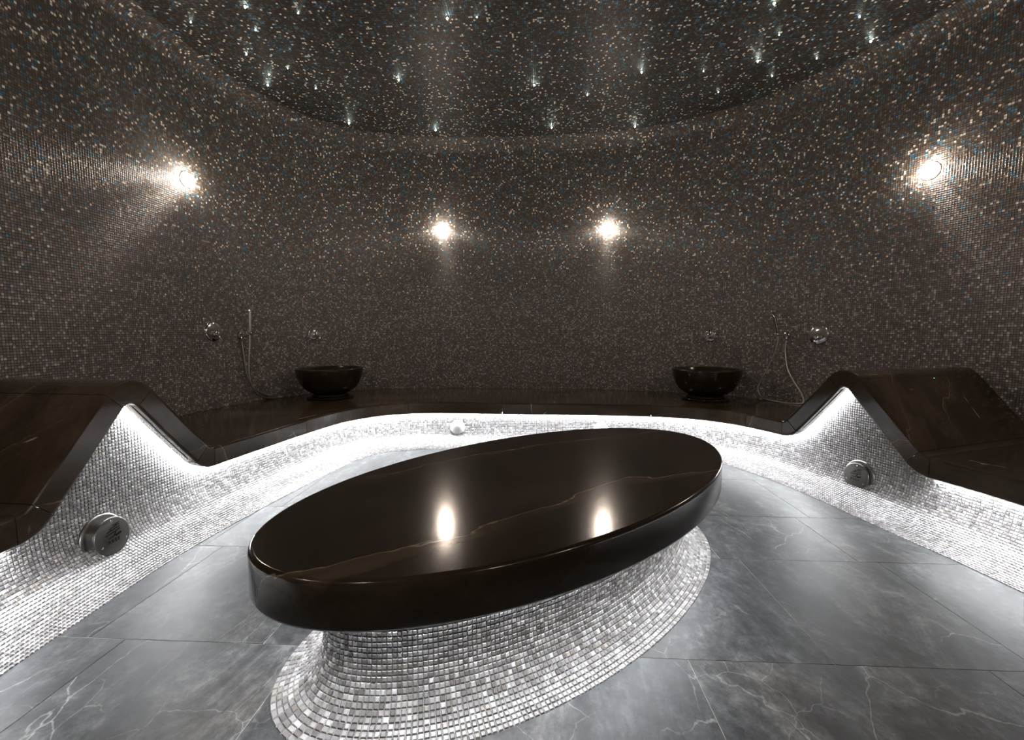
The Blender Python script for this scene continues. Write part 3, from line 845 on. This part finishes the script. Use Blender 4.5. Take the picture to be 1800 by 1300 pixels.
# ------------------------------------------------------------------ taps, mixers and hand showers (local z = out of the wall, y = up)
def tap(label, x, y, z):
    p, n = near_on(x, y)
    t = placed('basin_tap', label, 'tap', (p[0], p[1], z), n, 'wall taps above the basins')
    v, f = lathe([(.058, -.002), (.060, .004), (.058, .010), (.050, .013), (.036, .014)], 40)
    make('rosette', v, f, M_CHROME, t, True)
    v, f = join(lathe([(.026, .012), (.026, .052), (.022, .058), (.005, .060)], 28))
    make('valve_body', v, f, M_CHROME, t, True)
    v, f = tube([(0, -.004, .05), (0, -.006, .10), (0, -.010, .138), (0, -.030, .150), (0, -.052, .150)], .0115, 14)
    make('spout', v, f, M_CHROME, t, True)
    v, f = tube([(0, .014, .05), (.002, .035, .062), (.006, .062, .078)], .0042, 8)
    make('lever', v, f, M_DCHROME, t, True)
tap('chrome wall tap above the basin beside the trailing hose', -2.154, 4.693, 1.05)
tap('chrome wall tap above the basin beside the tilted hand shower', 2.124, 4.601, 1.035)

def mixer(label, x, y, z, tilt):
    p, n = near_on(x, y)
    t = placed('shower_mixer', label, 'mixer', (p[0], p[1], z), n, 'round shower mixers on the wall')
    v, f = lathe([(.086, -.002), (.087, .004), (.083, .011), (.074, .015), (.03, .017), (.008, .0172)], 56)
    make('cover_plate', v, f, M_CHROME, t, True)
    v, f = lathe([(.026, .014), (.027, .044), (.022, .056), (.008, .060)], 32)
    o = make('knob', v, f, M_CHROME, t, True); o.location = (0, -.022, 0)
    v, f = tube([(0, -.022, .048), (tilt * .3, -.045, .060), (tilt, -.078, .070)], .0055, 10)
    make('lever', v, f, M_CHROME, t, True)
mixer('round chrome shower mixer beside the upright hand shower', -2.588, 3.751, 1.075, .012)
mixer('round chrome shower mixer beside the tilted hand shower', 2.755, 3.894, 1.045, -.012)

def hand_shower(label, x, y, z, wand, hose, mwand):
    p, n = near_on(x, y)
    t = placed('hand_shower', label, 'shower', (p[0], p[1], z), n, 'hand showers with metal hoses')
    v, f = lathe([(.033, -.002), (.034, .005), (.031, .010), (.018, .012)], 36)
    make('wall_plate', v, f, M_DCHROME, t, True)
    a, b2 = wand
    mid = np.array(a) * .93 + np.array(b2) * .07
    v, f = join(tube([(0, 0, .008), (mid[0] * .4, .004, mid[2] * .75), tuple(mid)], .0095, 12), tube([tuple(np.array(a) * 1.02 - np.array(b2) * .02 + np.array([0, .005, 0])), tuple(np.array(a) * .9 + np.array(b2) * .1)], .0165, 16, 2))
    make('holder', v, f, M_CHROME, t, True)
    v, f = tube([a, b2], .0115, 18, 4)
    make('wand', v, f, mwand, t, True)
    v, f = lathe([(.010, -.022), (.010, .0), (.013, .002), (.013, .012)], 16)
    o = make('outlet', *xf((v, f), Matrix.Rotation(math.pi / 2, 4, 'X')), M_CHROME, t, True); o.location = (0.002, -.028, .012)
    v, f = tube(hose, .0062, 10, 10)
    h = make('hose', v, f, M_STEEL, t, True)
    return t
# y is up relative to the wall plate; bench top lies at ZB
dl = ZB - 1.039 + .0065
hand_shower('upright chrome hand shower whose hose hangs and trails to the basin', -2.524, 4.023, 1.039,
            ((.050, .015, .058), (.050, .245, .072)),
            [(.050, .014, .058), (.048, -.06, .056), (.038, -.20, .05), (.034, -.34, .045), (.06, -.47, .04), (.13, -.565, .04), (.24, dl + .008, .05), (.36, dl, .085), (.40, dl, .055), (.34, dl + .002, .028), (.20, dl + .055, .022), (.10, -.50, .018), (.045, -.38, .014), (.022, -.24, .012), (.010, -.12, .011), (.003, -.052, .012)], M_SATIN)
dr = ZB - 1.045 + .0065
hand_shower('tilted dark chrome hand shower with a wide hanging hose loop', 2.609, 4.117, 1.045,
            ((-.048, -.002, .06), (-.098, .215, .075)),
            [(-.048, -.008, .06), (-.05, -.06, .058), (-.075, -.17, .055), (-.13, -.31, .05), (-.195, -.45, .05), (-.215, -.53, .055), (-.19, -.585, .07), (-.13, dr + .01, .09), (0, dr, .11), (.12, dr, .10), (.19, dr + .012, .06), (.165, -.54, .035), (.09, -.43, .025), (.03, -.32, .018), (.004, -.20, .013), (-.004, -.12, .012), (.0025, -.052, .012)], M_DCHROME)

# ------------------------------------------------------------------ steam outlets and round covers on the mosaic skirt
def on_skirt(s, z):
    a = float(np.interp(z, SKc[:, 1], SKL)); o, zz, nr, nu = sk_at(np.array([a]))
    fp = front_at(s); n2 = nrm_at(s)
    return np.array([fp[0] + n2[0] * o[0], fp[1] + n2[1] * o[0], zz[0]]), np.array([n2[0] * nr[0], n2[1] * nr[0], nu[0]])
def text_mesh(body, size, depth):
    cu = bpy.data.curves.new('lettering', 'FONT'); cu.body = body; cu.size = size; cu.extrude = depth; cu.align_x = 'CENTER'; cu.space_character = 1.45
    o = bpy.data.objects.new('lettering', cu); COL.objects.link(o)
    dg = bpy.context.evaluated_depsgraph_get()
    me = bpy.data.meshes.new_from_object(o.evaluated_get(dg))
    bpy.data.objects.remove(o, do_unlink=True)
    me.materials.clear(); me.materials.append(M_BLACK)
    return me
letters = text_mesh('REEF', .019, .0006)
def steam_outlet(label, s, z, proud, tilt_up):
    p, n = on_skirt(s, z)
    n = np.array([n[0], n[1], tilt_up]); n /= np.linalg.norm(n)
    t = placed('steam_outlet', label, 'outlet', p, n, 'round steam outlets in the mosaic skirt')
    t.scale = (1.1, 1.1, 1.1)
    v, f = lathe([(.060, -.05), (.090, -.004), (.093, .004), (.090, .009), (.083, .011), (.060, .011)], 56)
    make('flange', v, f, M_PLATE, t, True)
    v, f = lathe([(.066, .008), (.066, proud - .006)], 56, False)
    make('collar', v, f, M_CHROME, t, True)
    v, f = lathe([(.069, proud - .006), (.074, proud - .004), (.076, proud), (.0745, proud + .003), (.070, proud + .0042), (.02, proud + .0043)], 56)
    make('face_plate', v, f, M_PLATE, t, True)
    zt = proud + .0052
    # slot emblem: stepped slanted bars over a letter line
    bars = []
    def bar(x0, y0, x1, y1, w):
        d = np.array([x1 - x0, y1 - y0]); L = np.linalg.norm(d); d /= L; q = np.array([-d[1], d[0]]) * w / 2
        vv_ = []
        for zz_ in (zt - .0006, zt + .0002):
            for (px, py) in ((x0, y0), (x1, y1)):
                vv_ += [(px - q[0], py - q[1], zz_), (px + q[0], py + q[1], zz_)]
        bars.append((vv_, [(0, 1, 3, 2), (4, 6, 7, 5), (0, 2, 6, 4), (1, 5, 7, 3), (0, 4, 5, 1), (2, 3, 7, 6)]))
    bar(.004, .040, .032, .047, .0030); bar(-.010, .031, .032, .039, .0034); bar(-.024, .020, .032, .029, .0036)
    bar(-.032, .009, .032, .019, .0040); bar(-.020, -.006, .034, .005, .0030); bar(.010, -.003, .034, .002, .0075)
    bar(.012, .014, .004, -.001, .0042); bar(-.012, .031, -.006, .0215, .003); bar(.014, .036, .017, .041, .003)
    make('emblem', *join(*bars), M_BLACK, t)
    o = link('lettering', letters, t); o.location = (0, -.026, zt - .0002)
    for a in (90, 210, 330):
        v, f = lathe([(.0042, 0), (.0042, .0012), (.002, .0022)], 12)
        o = make('screw', v, f, M_CHROME, t, True); o.location = (.060 * math.cos(math.radians(a)), .060 * math.sin(math.radians(a)), proud + .0042)
steam_outlet('round steel steam outlet standing proud on a thick collar, lettered REEF', s_left(1.87), .145, .045, .10)
steam_outlet('round steel steam outlet lying nearly flush, lettered REEF, below the gold-veined lounger', s_right(2.67), .152, .024, .10)

def round_cover(label, s, z):
    p, n = on_skirt(s, z)
    n = np.array([n[0], n[1], .25]); n /= np.linalg.norm(n)
    t = placed('round_cover', label, 'cover', p, n, 'white round covers in the bench skirt')
    v, f = lathe([(.066, -.006), (.070, .006), (.069, .012)] + [(.069 * math.cos(a), .012 + .026 * math.sin(a)) for a in np.linspace(.15, 1.5, 8)], 44)
    make('dome', v, f, M_OPAL, t, True)
    for sx in (-.048, .048):
        v, f = lathe([(.0022, .015), (.0022, .0262)], 8)
        o = make('screw', v, f, M_BLACK, t); o.location = (sx, -.040, 0)
round_cover('white domed round cover on the pale skirt, clear of the table', s_near((-.53, 4.06)), .150)
round_cover('white domed round cover on the pale skirt, mostly hidden behind the table', s_near((.84, 3.95)), .150)
